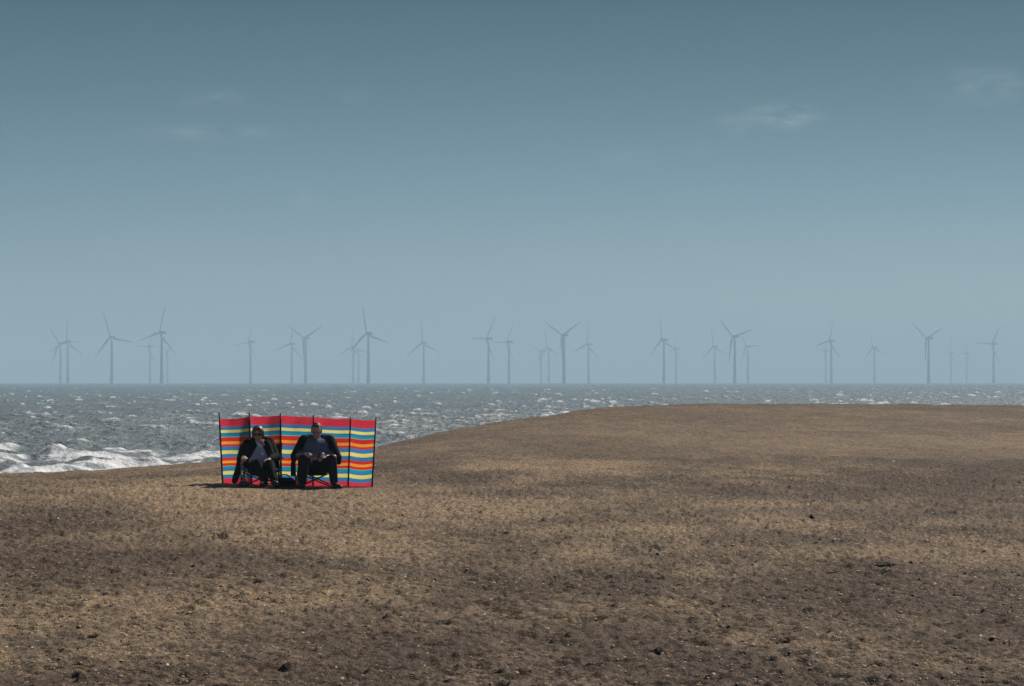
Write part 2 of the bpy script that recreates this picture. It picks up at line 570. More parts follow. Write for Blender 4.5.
def blade_mesh():
    bm = bmesh.new()
    st = [(1.2, 1.0, 1.0, 0.0), (3.0, 1.05, 0.95, 0.25), (6, 1.6, 0.6, 0.32), (9, 1.75, 0.42, 0.22), (15, 1.40, 0.30, 0.12), (22, 1.08, 0.22, 0.07), (29, 0.80, 0.15, 0.03), (35, 0.55, 0.10, 0.01), (38.5, 0.32, 0.06, 0), (40, 0.07, 0.03, 0)]
    rings = []
    for z, ch, th, tw in st:
        ring = []
        for k in range(10):
            a = 2 * math.pi * k / 10
            x = ch * math.cos(a) + (0.35 * ch if ch > 1.2 else 0.1); y = th * math.sin(a)
            ring.append(bm.verts.new((x * math.cos(tw) - y * math.sin(tw), x * math.sin(tw) + y * math.cos(tw) - 0.0009 * z * z, z)))
        rings.append(ring)
    for i in range(len(rings) - 1):
        for k in range(10):
            bm.faces.new((rings[i][k], rings[i][(k + 1) % 10], rings[i + 1][(k + 1) % 10], rings[i + 1][k]))
    bm.faces.new(rings[0][::-1]); bm.faces.new(rings[-1])
    bmesh.ops.recalc_face_normals(bm, faces=bm.faces)
    me = bpy.data.meshes.new('blade'); bm.to_mesh(me); bm.free(); smooth(me)
    me.materials.append(tm_m)
    return me


def make_turbine():
    # local frame: the rotor faces +Y (upwind), nacelle towards -Y
    root = empty('wind_turbine', (0, 0, 0))
    bm = bmesh.new()
    hs = [9 + (HUB - 2 - 9) * k / 10 for k in range(11)]
    tube_bm(bm, [(0, 0, h) for h in hs], 2.1, 1.3, 20)
    bm_obj('tower', bm, tm_m, root)
    bm = bmesh.new()
    tube_bm(bm, [(0, 0, -9), (0, 0, 9.02)], 2.35, 2.35, 20)
    for z in (8.6,):
        tube_bm(bm, [(0, 0, z), (0, 0, z + 0.3)], 3.4, 3.4, 20)
    bm_obj('foundation', bm, tp_m, root, sm=False)
    bm = bmesh.new()
    vs = box(bm, Vector((0, -2.6, HUB + 0.1)), (3.4, 10.4, 3.9))
    for v_ in vs:
        if v_.co.y < -4:
            v_.co.z = HUB + (v_.co.z - HUB) * 0.78; v_.co.x *= 0.8
    bmesh.ops.bevel(bm, geom=bm.edges[:], offset=0.55, segments=3, affect='EDGES')
    bm_obj('nacelle', bm, tm_m, root)
    bm = bmesh.new()
    bmesh.ops.create_uvsphere(bm, u_segments=18, v_segments=12, radius=1.0, matrix=Matrix.Diagonal((1.65, 2.1, 1.65, 1)))
    hub = bm_obj('rotor_hub', bm, tm_m, root)
    hub.location = (0, 4.0, HUB)
    bl = blade_mesh()
    for k in range(3):
        o = bpy.data.objects.new('blade', bl); col.objects.link(o)
        o.parent = hub
        o.rotation_euler = (0, k * 2 * math.pi / 3, 0)
        o.scale = (0.92, 0.92, 0.94)
    return root, hub


def copy_tree(o, parent=None):
    c = o.copy(); col.objects.link(c)
    if parent is not None: c.parent = parent
    for ch in list(o.children): copy_tree(ch, c)
    return c


# pixel x of the tower, pixel row of the hub, rotor angle (clockwise from up), yaw change, label
TUR = [
 (60.6, 343.4, -36, 0, 'leftmost wind turbine, close beside a neighbour with an upright blade'),
 (67.8, 341.4, 4, 4, 'wind turbine second from left with one blade standing straight up'),
 (111.8, 337.1, -19, -6, 'big lone wind turbine near left edge, one blade stretched level to the right'),
 (150.0, 346.5, 30, 14, 'small faint wind turbine just left of the tall dark turbine with a level left blade'),
 (161.7, 332.8, 14, 9, 'tallest dark wind turbine at left, one blade level to the left and one nearly upright'),
 (167.6, 351.0, 50, 10, 'very faint small wind turbine tucked right behind the tallest dark one at left'),
 (250.6, 342.0, 22, 18, 'lone wind turbine above the left end of the striped windbreak'),
 (291.8, 344.0, 12, 4, 'smaller wind turbine close left of one with two V blades, above the windbreak'),
 (305.7, 338.0, 61, 0, 'wind turbine with two blades raised in a V above the man by the windbreak'),
 (353.3, 346.9, 6, 6, 'left one of two small wind turbines beside tall one above windbreak right end'),
 (358.6, 349.8, 96, 8, 'faint turbine between a small one and the tall one above windbreak right end'),
 (368.4, 333.6, -11, -3, 'tall dark wind turbine above the right end of the striped windbreak'),
 (423.8, 343.0, -5, -8, 'lone wind turbine with two drooping side blades, right of the windbreak'),
 (488.5, 338.7, 31, 9, 'taller left one of a turbine pair leaning a blade up right, near centre'),
 (509.0, 342.0, 29, 13, 'shorter right one of a turbine pair leaning a blade up right, near centre'),
 (541.0, 351.2, 58, 0, 'smallest faint wind turbine left of the large central one with a V of raised blades'),
 (548.8, 348.4, -12, 4, 'faint wind turbine directly left of the large central one with a V of raised blades'),
 (564.0, 335.2, 60, -3, 'large central wind turbine with two blades raised in a wide symmetric V'),
 (588.5, 344.5, 8, 2, 'wind turbine directly right of the large central one with a V of raised blades'),
 (663.9, 340.0, -8, 8, 'tall wind turbine with an upright blade above where the sand hill reaches its top'),
 (676.0, 348.8, 12, 16, 'faint short wind turbine just right of the one above the sand hill top'),
 (714.8, 346.9, -9, 0, 'pale wind turbine left of the large one with unequal raised blades'),
 (734.8, 336.7, -46, -4, 'large wind turbine right of centre with a steep left blade and lower right blade'),
 (747.9, 346.5, -34, 6, 'small wind turbine under the right blade of the large one right of centre'),
 (825.8, 350.8, 40, 12, 'small faint wind turbine hidden close on the left of a taller one at right'),
 (831.3, 341.0, 16, 0, 'wind turbine with one blade level left, a faint small one close on its left'),
 (874.4, 347.7, -13, 2, 'small lone wind turbine between two bigger ones at right'),
 (928.6, 338.3, -55, -2, 'large wind turbine at right with two blades raised in a V'),
 (951.0, 352.5, 15, 4, 'left one of two small distant wind turbines near right edge'),
 (966.7, 353.0, 20, 0, 'right one of two small distant wind turbines near right edge'),
 (993.6, 343.8, 32, -6, 'rightmost wind turbine, one blade leaning up right and one level left'),
]
proto, phub = make_turbine()
for i, (px, py, ang, dy, lab) in enumerate(TUR):
    off = YE - py
    D = F * (HUB - ZC) / off
    for _ in range(20):
        D = F * (HUB - ZC - D * D / RE2) / off
    if i == 0:
        o = proto
    else:
        o = copy_tree(proto)
    o.location = ((px - 512) / F * D, D, -D * D / RE2)
    o.rotation_euler = (0, 0, YAW + R(dy))
    h = [c for c in o.children if c.name.startswith('rotor_hub')][0]
    h.rotation_euler = (0, R(ang), 0)
    tag(o, lab, 'wind turbine', 'wind turbines of the offshore wind farm')

# ------------------------------------------------------------------ windbreak
DW = [42.50, 42.64, 42.72, 42.72, 42.62, 42.44]
TX = [219.6, 249.6, 280.6, 313.6, 350.6, 376.0]
BX = [223.0, 252.0, 281.6, 313.2, 348.2, 372.0]
FT = [419.0, 416.6, 415.4, 417.0, 418.6, 420.2]
FB = [485.0, 485.4, 486.0, 487.0, 487.8, 488.2]
PT = [412.5, 412.2, 412.8, 415.0, 417.0, 417.0]
wb_loc = Vector((P(298, 487, 42.5).x, 42.5, gz(P(298, 487, 42.5).x, 42.5)))
wb = empty('windbreak', wb_loc)
tag(wb, 'bright red, blue and yellow striped cloth windbreak standing in the sand', 'windbreak')
pole_m = simple_mat('pole_wood', (0.014, 0.011, 0.010), 0.8)
tops, bots = [], []
for i in range(6):
    a = P(TX[i], FT[i], DW[i]); c = P(BX[i], FB[i], DW[i])
    tops.append(a); bots.append(c)
    pt = a + (a - c) * ((FT[i] - PT[i]) / (FB[i] - FT[i]))
    pb = c + (c - a) * 0.25
    n_ = Vector((0, -0.016, 0))
    tube('pole', [pb + n_ - wb_loc, (pb + pt) / 2 + n_ - wb_loc, pt + n_ - wb_loc], 0.0135, pole_m, wb, 0.0115, 10)
# cloth: one continuous sheet, 5 bays
NU, NV = 36, 90
gx = np.zeros((NV + 1, 5 * NU + 1)); gy = gx.copy(); gzz = gx.copy(); uu = gx.copy(); vv = gx.copy()
SAG_T = [1.0, 0.6, 0.5, 1.0, 0.9]; SAG_B = [1.2, 0.8, 0.5, -0.4, -1.6]
for j in range(5 * NU + 1):
    p = min(j // NU, 4); s = j / NU - p
    A = tops[p].lerp(tops[p + 1], s); B = bots[p].lerp(bots[p + 1], s)
    nrm = (tops[p + 1] - tops[p]).cross(Vector((0, 0, 1))).normalized()
    if nrm.y > 0: nrm = -nrm            # towards the camera (the wind comes off the sea)
    bow = 4 * s * (1 - s)
    A = A - Vector((0, 0, (0.012 * SAG_T[p] * bow)))
    B = B + Vector((0, 0, 0.015 * SAG_B[p] * bow))
    for i in range(NV + 1):
        t = i / NV
        q = A.lerp(B, t)
        bulge = (0.115, 0.10, 0.04, 0.035, 0.035)[p] * bow * (0.55 + 0.45 * math.sin(math.pi * t))
        wr = 0.010 * bow * math.sin(9 * s + 5 * t + p * 2.1) + 0.006 * math.sin(23 * t + 3 * s + p) * bow
        q = q + nrm * (bulge + wr) + Vector((0, 0, 0.003 * math.sin(7 * s + p * 1.7) * math.sin(math.pi * t)))
        gx[i, j], gy[i, j], gzz[i, j] = q - wb_loc
        uu[i, j] = j / NU; vv[i, j] = t
fab = grid_mesh('cloth', gx, gy, gzz, {'u': uu, 'v': vv})
m, nt, b = new_mat('striped_cloth')
RED = (0.62, 0.040, 0.070); BLU = (0.040, 0.21, 0.46); YEL = (0.78, 0.72, 0.20); TEA = (0.015, 0.30, 0.40); ORA = (0.86, 0.34, 0.045)
VIO = (0.15, 0.15, 0.40); DRD = (0.60, 0.035, 0.030); PAL = (0.25, 0.42, 0.42)
STR = [(0.0, RED), (0.112, VIO), (0.128, BLU), (0.166, YEL), (0.208, BLU), (0.235, TEA), (0.268, PAL), (0.280, DRD), (0.343, ORA), (0.383, DRD), (0.412, VIO), (0.43, BLU),
       (0.478, YEL), (0.532, BLU), (0.586, DRD), (0.635, ORA), (0.673, DRD), (0.713, PAL), (0.722, TEA), (0.758, BLU), (0.79, YEL), (0.845, BLU), (0.902, RED)]
av = N(nt, 'ShaderNodeAttribute', attribute_name='v')
au = N(nt, 'ShaderNodeAttribute', attribute_name='u')
rp = ramp(nt, av.outputs['Fac'], STR, 'CONSTANT')
tc = N(nt, 'ShaderNodeTexCoord')
nz = noise(nt, tc.outputs['Object'], 60, 4)
gr = ramp(nt, nz.outputs['Fac'], [(0.3, (0.86, 0.86, 0.86)), (0.7, (1.1, 1.1, 1.1))])
cc = mixc(nt, 1.0, rp.outputs['Color'], gr.outputs['Color'], 'MULTIPLY')
L(nt, cc, 2, b, 'Base Color'); b.inputs['Roughness'].default_value = 0.8; b.inputs['Specular IOR Level'].default_value = 0.2
tr = N(nt, 'ShaderNodeBsdfTranslucent'); L(nt, cc, 2, tr, 'Color')
mx = N(nt, 'ShaderNodeMixShader'); mx.inputs[0].default_value = 0.68
L(nt, b, 0, mx, 1); L(nt, tr, 0, mx, 2)
L(nt, mx, 0, nt.nodes['Material Output'], 'Surface')
link('cloth', fab, m, wb)

# ------------------------------------------------------------------ camp chairs
ch_m = cloth_mat('chair_cloth', (0.014, 0.014, 0.017))
tube_m = simple_mat('chair_tube', (0.02, 0.02, 0.022), 0.4)


def sheet(name, pts, th, mat, parent):
    """curved sling through rows of points, given thickness"""
    nr, nc = len(pts), len(pts[0])
    bm = bmesh.new()
    vs = [[bm.verts.new(W(p)) for p in r] for r in pts]
    for i in range(nr - 1):
        for j in range(nc - 1):
            bm.faces.new((vs[i][j], vs[i][j + 1], vs[i + 1][j + 1], vs[i + 1][j]))
    bmesh.ops.solidify(bm, geom=bm.faces[:], thickness=th)
    return bm_obj(name, bm, mat, parent)


def chair(loc, w, sh, bh, lean, label):
    """w half width, sh seat height, bh top of the back, lean of the back"""
    root = empty('camp_chair', loc)
    tag(root, label, 'chair')
    rows_ = []
    for i in range(7):
        f = 0.24 - 0.46 * i / 6
        rows_.append([(w * (k / 3 - 1), f, sh + 0.03 - 0.05 * (1 - (k / 3 - 1) ** 2) - 0.03 * i / 6) for k in range(7)])
    sheet('seat', rows_, 0.012, ch_m, root)
    rows_ = []
    for i in range(7):
        z = sh + 0.04 + (bh - sh - 0.04) * i / 6
        f = -0.22 - lean * i / 6
        rows_.append([(w * (k / 3 - 1), f - 0.04 * (1 - (k / 3 - 1) ** 2), z - 0.015 * (1 - (k / 3 - 1) ** 2)) for k in range(7)])
    sheet('backrest', rows_, 0.012, ch_m, root)
    for s in (-1, 1):
        tube('back_post', [W((s * (w + 0.012), -0.18, 0.02)), W((s * (w + 0.012), -0.23, sh)), W((s * (w + 0.012), -0.235 - lean, bh + 0.02))], 0.011, tube_m, root)
        tube('arm_post', [W((s * (w + 0.012), 0.22, 0.02)), W((s * (w + 0.03), 0.20, sh + 0.19))], 0.010, tube_m, root)
        rows_ = [[(s * (w + 0.03) + dx, f, sh + 0.20 + 0.006 * math.cos(dx * 60) - 0.012 * math.sin(3.1 * (f + 0.27) / 0.5)) for f in (-0.27, -0.15, 0.0, 0.12, 0.23)] for dx in (-0.032, -0.01, 0.01, 0.032)]
        sheet('armrest', rows_, 0.014, ch_m, root)
        tube('leg', [W((-s * w, 0.235 + 0.006 * s, sh)), W((0, 0.225 + 0.012 * s, sh / 2)), W((s * w, 0.235 + 0.006 * s, 0.01))], 0.010, tube_m, root)
        tube('leg', [W((-s * w, -0.205 + 0.006 * s, sh)), W((s * w, -0.205 + 0.006 * s, 0.01))], 0.010, tube_m, root)
        tube('leg', [W((s * (w + 0.015), -0.21, sh)), W((s * (w + 0.022), 0.235, 0.012))], 0.010, tube_m, root)
        bm = bmesh.new()
        box(bm, W((s * (w + 0.012), 0.235, 0.012)), (0.035, 0.035, 0.024))
        bmesh.ops.bevel(bm, geom=bm.edges[:], offset=0.006, segments=2, affect='EDGES')
        bm_obj('foot', bm, tube_m, root)
    return root


# ------------------------------------------------------------------ people
skin_m = simple_mat('skin', (0.42, 0.265, 0.22), 0.55, var=0.12, scale=14)
eye_m = simple_mat('eye_dark', (0.02, 0.015, 0.012), 0.2)
black_m = cloth_mat('black_jacket', (0.006, 0.006, 0.008))
navy_m = cloth_mat('navy_jumper', (0.120, 0.132, 0.215))
trou_m = cloth_mat('dark_trousers', (0.014, 0.016, 0.027))
btrou_m = cloth_mat('black_trousers', (0.007, 0.007, 0.009))
shoe_m = simple_mat('shoe', (0.014, 0.013, 0.014), 0.5)
tee_m = cloth_mat('lilac_grey_top', (0.44, 0.43, 0.56))
white_m = cloth_mat('white_cotton', (0.80, 0.76, 0.78), 0.08)
pink_m = cloth_mat('pink_cotton', (0.40, 0.16, 0.18), 0.1)
hairm_m = simple_mat('dark_hair', (0.018, 0.014, 0.012), 0.6, var=0.4, scale=60)
hairw_m = simple_mat('auburn_hair', (0.09, 0.042, 0.024), 0.5, var=0.45, scale=50)
lens_m = simple_mat('sunglass_lens', (0.01, 0.01, 0.012), 0.12)


def head(c, s=1.0, nod=0.0):
    """masses of a head centred at c, chin tipped by nod"""
    x, f, z = c
    def q(dx, df, dz):
        cn, sn = math.cos(nod), math.sin(nod)
        return (x + dx * s, f + (df * cn - dz * sn * -1) * s, z + (dz * cn - df * sn) * s)
    return [('e', q(0, -0.012, 0.025), (0.076 * s, 0.094 * s, 0.098 * s)),
            ('e', q(0, 0.012, -0.045), (0.062 * s, 0.072 * s, 0.080 * s)),
            (q(0, 0.062, -0.098), 0.020 * s, q(0, 0.055, -0.085), 0.026 * s),      # chin
            (q(0, 0.086, 0.012), 0.009 * s, q(0, 0.106, -0.028), 0.014 * s),       # nose
            (q(-0.035, 0.075, 0.022), 0.012 * s, q(0.035, 0.075, 0.022), 0.012 * s),   # brow
            (q(-0.016, 0.082, -0.058), 0.008 * s, q(0.016, 0.082, -0.058), 0.008 * s),  # lips
            (q(-0.079, -0.005, 0.012), 0.011 * s, q(-0.076, 0.0, -0.028), 0.009 * s),  # ears
            (q(0.079, -0.005, 0.012), 0.011 * s, q(0.076, 0.0, -0.028), 0.009 * s)], q


def hand(wr, tip, side, curl=0.5, palm_r=0.019, up=(0, 0, 1)):
    """palm and five fingers from wrist wr towards tip; side = +-1 puts the thumb"""
    w, t = Vector(wr), Vector(tip)
    d = (t - w).normalized()
    n = Vector(up); n = (n - d * n.dot(d)).normalized()      # back of the hand
    s = d.cross(n).normalized() * side                         # towards the thumb
    out = []
    pc = w + d * 0.055
    for k in (-0.024, -0.008, 0.008, 0.024):
        out.append((tuple(w + s * k * 0.7), 0.016, tuple(w + d * 0.088 + s * k * 1.15), 0.0125))
    for k, ln in zip((0.031, 0.0105, -0.0105, -0.031), (0.070, 0.078, 0.072, 0.056)):
        a = w + d * 0.088 + s * k
        a1 = a + (d * math.cos(curl * 0.6) - n * math.sin(curl * 0.6)) * ln * 0.48
        a2 = a1 + (d * math.cos(curl * 1.5) - n * math.sin(curl * 1.5)) * ln * 0.32
        a3 = a2 + (d * math.cos(curl * 2.2) - n * math.sin(curl * 2.2)) * ln * 0.24
        out += [(tuple(a), 0.0095, tuple(a1), 0.0088), (tuple(a1), 0.0088, tuple(a2), 0.0080), (tuple(a2), 0.0080, tuple(a3), 0.0070)]
    b0 = w + d * 0.025 + s * 0.026
    b1 = b0 + (d * 0.7 + s * 0.62 - n * 0.25).normalized() * 0.040
    b2 = b1 + (d * 0.92 + s * 0.15 - n * 0.25).normalized() * 0.032
    out += [(tuple(b0), 0.0135, tuple(b1), 0.0105), (tuple(b1), 0.0105, tuple(b2), 0.0085)]
    return out


def lerp3(a, b_, t):
    return tuple(a[i] + (b_[i] - a[i]) * t for i in range(3))


# ---- the man on the right
mloc = Vector((P(316, 486.5, 41.98).x, 41.98, 0)); mloc.z = gz(mloc.x, mloc.y)
chair(mloc, 0.27, 0.25, 0.66, 0.16, 'black folding camp chair that the man in navy sits on')
man = empty('person', mloc)
tag(man, 'man with short dark hair in navy top and black jacket, seated with knees apart', 'person')
sl, sr = (-0.185, -0.20, 0.715), (0.185, -0.20, 0.715)
el, er = (-0.300, -0.02, 0.475), (0.300, -0.02, 0.455)
wl, wr = (-0.085, 0.225, 0.500), (0.175, 0.225, 0.470)
hl, hr_ = (-0.10, -0.10, 0.325), (0.10, -0.10, 0.325)
kl, kr = (-0.150, 0.36, 0.445), (0.260, 0.34, 0.430)
al, ar = (-0.175, 0.34, 0.075), (0.295, 0.33, 0.075)
hd, hq = head((0, -0.125, 0.845), 0.97, 0.28)
neck = [((0, -0.19, 0.70), 0.062, (0, -0.145, 0.80), 0.054)]
torso = [((-0.06, -0.11, 0.33), 0.13, (-0.07, -0.17, 0.58), 0.125), ((0.06, -0.11, 0.33), 0.13, (0.07, -0.17, 0.58), 0.125),
         ((-0.12, -0.19, 0.66), 0.085, (0.12, -0.19, 0.66), 0.085)]
arms = [(sl, 0.060, el, 0.044), (el, 0.043, wl, 0.030), (sr, 0.060, er, 0.044), (er, 0.043, wr, 0.030)]
legs = [(hl, 0.088, kl, 0.062), (kl, 0.058, al, 0.038), (hr_, 0.088, kr, 0.062), (kr, 0.058, ar, 0.038)]
feet = [(al, 0.038, (-0.185, 0.35, 0.045), 0.036), ((-0.185, 0.33, 0.045), 0.036, (-0.245, 0.47, 0.032), 0.026),
        (ar, 0.038, (0.30, 0.34, 0.045), 0.036), ((0.30, 0.32, 0.045), 0.036, (0.375, 0.45, 0.032), 0.026)]
hands = hand(wl, (0.01, 0.33, 0.47), 1, 0.75, up=(0, 0.35, 0.9)) + hand(wr, (0.085, 0.31, 0.455), -1, 0.75, up=(0, 0.35, 0.9))
blob('body', hd + neck + torso + arms + legs + feet + hands, skin_m, man, 0.0065, 3)
for s in (-1, 1):
    blob('eye', [(hq(s * 0.030, 0.086, 0.004), 0.009, hq(s * 0.034, 0.086, 0.004), 0.009)], eye_m, man, 0.003, 1)
blob('hair', [('e', hq(0, -0.030, 0.036), (0.080, 0.090, 0.094)), (hq(-0.072, 0.0, 0.03), 0.013, hq(-0.074, -0.005, 0.0), 0.010), (hq(0.072, 0.0, 0.03), 0.013, hq(0.074, -0.005, 0.0), 0.010),
              (hq(-0.03, 0.040, 0.094), 0.020, hq(0.03, 0.040, 0.094), 0.020)], hairm_m, man, 0.007, 2)
# jumper: chest, belly and sleeves to the elbow
blob('jumper', [((0, -0.075, 0.37), 0.165, (0, -0.135, 0.60), 0.150), ((-0.065, -0.085, 0.36), 0.150, (-0.07, -0.145, 0.60), 0.135), ((0.065, -0.085, 0.36), 0.150, (0.07, -0.145, 0.60), 0.135),
                ((-0.13, -0.175, 0.675), 0.082, (0.13, -0.175, 0.675), 0.082), ((0, -0.165, 0.71), 0.070, (0, -0.155, 0.745), 0.060),
                (sl, 0.070, lerp3(sl, el, 0.9), 0.060), (sr, 0.070, lerp3(sr, er, 0.9), 0.060),
                ((-0.20, -0.02, 0.47), 0.055, (-0.06, 0.03, 0.44), 0.06), ((0.20, -0.02, 0.47), 0.055, (0.06, 0.03, 0.44), 0.06)], navy_m, man, 0.010, 3)
# open black jacket: back, shoulders and outer sleeves
blob('jacket', [((-0.10, -0.25, 0.36), 0.12, (-0.10, -0.29, 0.62), 0.11), ((0.10, -0.25, 0.36), 0.12, (0.10, -0.29, 0.62), 0.11),
                ((-0.19, -0.195, 0.705), 0.088, (-0.315, -0.03, 0.480), 0.068), ((0.19, -0.195, 0.705), 0.088, (0.315, -0.03, 0.460), 0.068),
                ((-0.325, -0.04, 0.475), 0.062, (-0.335, -0.02, 0.40), 0.040), ((0.325, -0.04, 0.455), 0.062, (0.34, -0.02, 0.38), 0.040),
                ((-0.13, -0.235, 0.735), 0.062, (0.13, -0.235, 0.735), 0.062), ((-0.075, -0.185, 0.755), 0.034, (-0.20, -0.13, 0.68), 0.05), ((0.075, -0.185, 0.755), 0.034, (0.20, -0.13, 0.68), 0.05)], black_m, man, 0.010, 3)
blob('trousers', [((-0.06, -0.10, 0.325), 0.150, (0.06, -0.10, 0.325), 0.150), (hl, 0.110, kl, 0.080), (kl, 0.078, (-0.172, 0.345, 0.11), 0.062), (hr_, 0.110, kr, 0.080), (kr, 0.078, (0.292, 0.335, 0.11), 0.062),
                  ((-0.02, 0.05, 0.33), 0.09, (0.06, 0.05, 0.33), 0.09)], trou_m, man, 0.010, 3)
blob('shoe', [((-0.178, 0.30, 0.050), 0.046, (-0.20, 0.38, 0.045), 0.046), ((-0.20, 0.38, 0.040), 0.042, (-0.255, 0.49, 0.032), 0.034)], shoe_m, man, 0.008, 2)
blob('shoe', [((0.296, 0.29, 0.050), 0.046, (0.325, 0.37, 0.045), 0.046), ((0.325, 0.37, 0.040), 0.042, (0.390, 0.47, 0.032), 0.034)], shoe_m, man, 0.008, 2)

# open book in his lap
book = empty('book', mloc + W((0.045, 0.33, 0.485)))
tag(book, "small open dark book held on the man's lap", 'book')
bm = bmesh.new()
for s in (-1, 1):
    box(bm, Vector((s * 0.042, 0, 0.012)), (0.080, 0.115, 0.005), Matrix.Rotation(-s * 0.30, 4, 'Y'))
bm_obj('cover', bm, cloth_mat('book_cover', (0.02, 0.02, 0.03)), book, sm=False)
cup = blob('paper_cup', [((0, 0, -0.012), 0.022, (0, 0, 0.012), 0.027)], white_m, None, 0.006, 1)
cup.location = mloc + W((0.125, 0.35, 0.500))
tag(cup, "small white paper cup held in the man's hand", 'cup')

# ---- the woman on the left
wloc = Vector((P(261.2, 485.0, 41.98).x, 41.98, 0)); wloc.z = gz(wloc.x, wloc.y)
chair(wloc, 0.26, 0.22, 0.62, 0.20, 'black folding camp chair that the woman in sunglasses sits on')
wom = empty('person', wloc)
wom.rotation_euler = (0, R(-4), 0)
tag(wom, 'woman with auburn hair and sunglasses in open black jacket, leaning back in chair', 'person')
sl, sr = (-0.165, -0.20, 0.650), (0.155, -0.20, 0.645)
el, er = (-0.215, -0.06, 0.455), (0.250, -0.05, 0.430)
wl, wr = (-0.215, 0.17, 0.455), (0.165, 0.20, 0.395)
hl, hr_ = (-0.09, -0.08, 0.290), (0.09, -0.08, 0.290)
kl, kr = (0.000, 0.36, 0.340), (0.185, 0.36, 0.320)
al, ar = (0.110, 0.55, 0.075), (0.255, 0.62, 0.075)
hd, hq = head((-0.005, -0.125, 0.778), 0.93, 0.10)
neck = [((0, -0.19, 0.63), 0.055, (-0.003, -0.145, 0.71), 0.048)]
torso = [((-0.055, -0.10, 0.30), 0.125, (-0.055, -0.165, 0.52), 0.110), ((0.055, -0.10, 0.30), 0.125, (0.055, -0.165, 0.52), 0.110), ((-0.10, -0.19, 0.60), 0.075, (0.10, -0.19, 0.60), 0.075)]
arms = [(sl, 0.052, el, 0.040), (el, 0.039, wl, 0.027), (sr, 0.052, er, 0.040), (er, 0.039, wr, 0.027)]
legs = [(hl, 0.085, kl, 0.060), (kl, 0.056, al, 0.037), (hr_, 0.085, kr, 0.060), (kr, 0.056, ar, 0.037)]
feet = [(al, 0.036, (0.11, 0.57, 0.045), 0.034), ((0.11, 0.56, 0.045), 0.034, (0.08, 0.68, 0.05), 0.026), (ar, 0.036, (0.26, 0.64, 0.045), 0.034), ((0.26, 0.63, 0.045), 0.034, (0.29, 0.75, 0.05), 0.026)]
hands = hand(wl, (-0.205, 0.30, 0.435), 1, 0.55) + hand(wr, (0.12, 0.31, 0.385), -1, 0.35)
blob('body', hd + neck + torso + arms + legs + feet + hands, skin_m, wom, 0.0065, 3)
for s in (-1, 1):
    blob('eye', [(hq(s * 0.030, 0.084, 0.004), 0.009, hq(s * 0.034, 0.084, 0.004), 0.009)], eye_m, wom, 0.003, 1)
blob('hair', [('e', hq(0, -0.030, 0.034), (0.092, 0.100, 0.100)), (hq(-0.078, -0.005, 0.04), 0.022, hq(-0.080, -0.02, -0.05), 0.020), (hq(0.078, -0.005, 0.04), 0.022, hq(0.080, -0.02, -0.05), 0.020),
              (hq(-0.05, 0.055, 0.088), 0.022, hq(0.035, 0.060, 0.095), 0.022), (hq(0, -0.09, -0.02), 0.06, hq(0, -0.08, -0.06), 0.05)], hairw_m, wom, 0.007, 2)
bm = bmesh.new()
for s in (-1, 1):
    c = W(hq(s * 0.033, 0.094, 0.006))
    bmesh.ops.create_uvsphere(bm, u_segments=14, v_segments=10, radius=1, matrix=Matrix.Translation(c) @ Matrix.Diagonal((0.028, 0.010, 0.021, 1)))
    tube_bm(bm, [W(hq(s * 0.060, 0.086, 0.012)), W(hq(s * 0.078, 0.03, 0.014))], 0.003)
tube_bm(bm, [W(hq(-0.012, 0.099, 0.012)), W(hq(0.012, 0.099, 0.012))], 0.003)
bm_obj('sunglasses', bm, lens_m, wom)
blob('top', [((-0.075, -0.02, 0.385), 0.115, (-0.045, -0.125, 0.56), 0.105), ((0.075, -0.02, 0.385), 0.115, (0.045, -0.125, 0.56), 0.105), ((-0.08, -0.155, 0.60), 0.072, (0.08, -0.155, 0.60), 0.072)], tee_m, wom, 0.010, 3)
blob('emblem', [('e', (0.055, 0.078, 0.475), (0.020, 0.010, 0.022), -0.5)], white_m, wom, 0.005, 1)
blob('collar', [((-0.045, -0.100, 0.665), 0.022, (0.045, -0.020, 0.590), 0.022), ((0.075, -0.105, 0.665), 0.020, (0.085, -0.050, 0.590), 0.022), ((-0.05, -0.11, 0.672), 0.02, (0.075, -0.11, 0.672), 0.02)], white_m, wom, 0.007, 2)
blob('scarf', [((0.050, -0.075, 0.665), 0.018, (0.068, -0.018, 0.575), 0.017)], pink_m, wom, 0.006, 2)
blob('jacket', [((-0.10, -0.23, 0.33), 0.11, (-0.10, -0.27, 0.56), 0.10), ((0.10, -0.23, 0.33), 0.11, (0.10, -0.27, 0.56), 0.10),
                (sl, 0.078, el, 0.064), (el, 0.063, lerp3(el, wl, 0.75), 0.045), (sr, 0.074, er, 0.060), (er, 0.060, lerp3(er, wr, 0.85), 0.044),
                ((-0.090, -0.09, 0.645), 0.058, (-0.165, 0.0, 0.43), 0.072), ((-0.06, -0.055, 0.60), 0.045, (-0.13, 0.02, 0.46), 0.050), ((0.120, -0.10, 0.640), 0.052, (0.190, 0.0, 0.43), 0.056), ((0.09, -0.05, 0.57), 0.04, (0.155, 0.02, 0.45), 0.045),
                ((-0.145, -0.06, 0.52), 0.065, (-0.19, 0.02, 0.34), 0.06),
                ((-0.10, -0.22, 0.68), 0.058, (0.10, -0.22, 0.68), 0.055)], black_m, wom, 0.010, 3)
blob('trousers', [((-0.06, -0.08, 0.29), 0.140, (0.06, -0.08, 0.29), 0.140), (hl, 0.105, kl, 0.078), (kl, 0.075, (0.105, 0.54, 0.10), 0.062), (hr_, 0.105, kr, 0.078), (kr, 0.075, (0.252, 0.61, 0.10), 0.062)], btrou_m, wom, 0.010, 3)
blob('shoe', [((0.112, 0.54, 0.052), 0.044, (0.105, 0.62, 0.050), 0.043), ((0.105, 0.62, 0.045), 0.040, (0.075, 0.70, 0.052), 0.034)], shoe_m, wom, 0.008, 2)
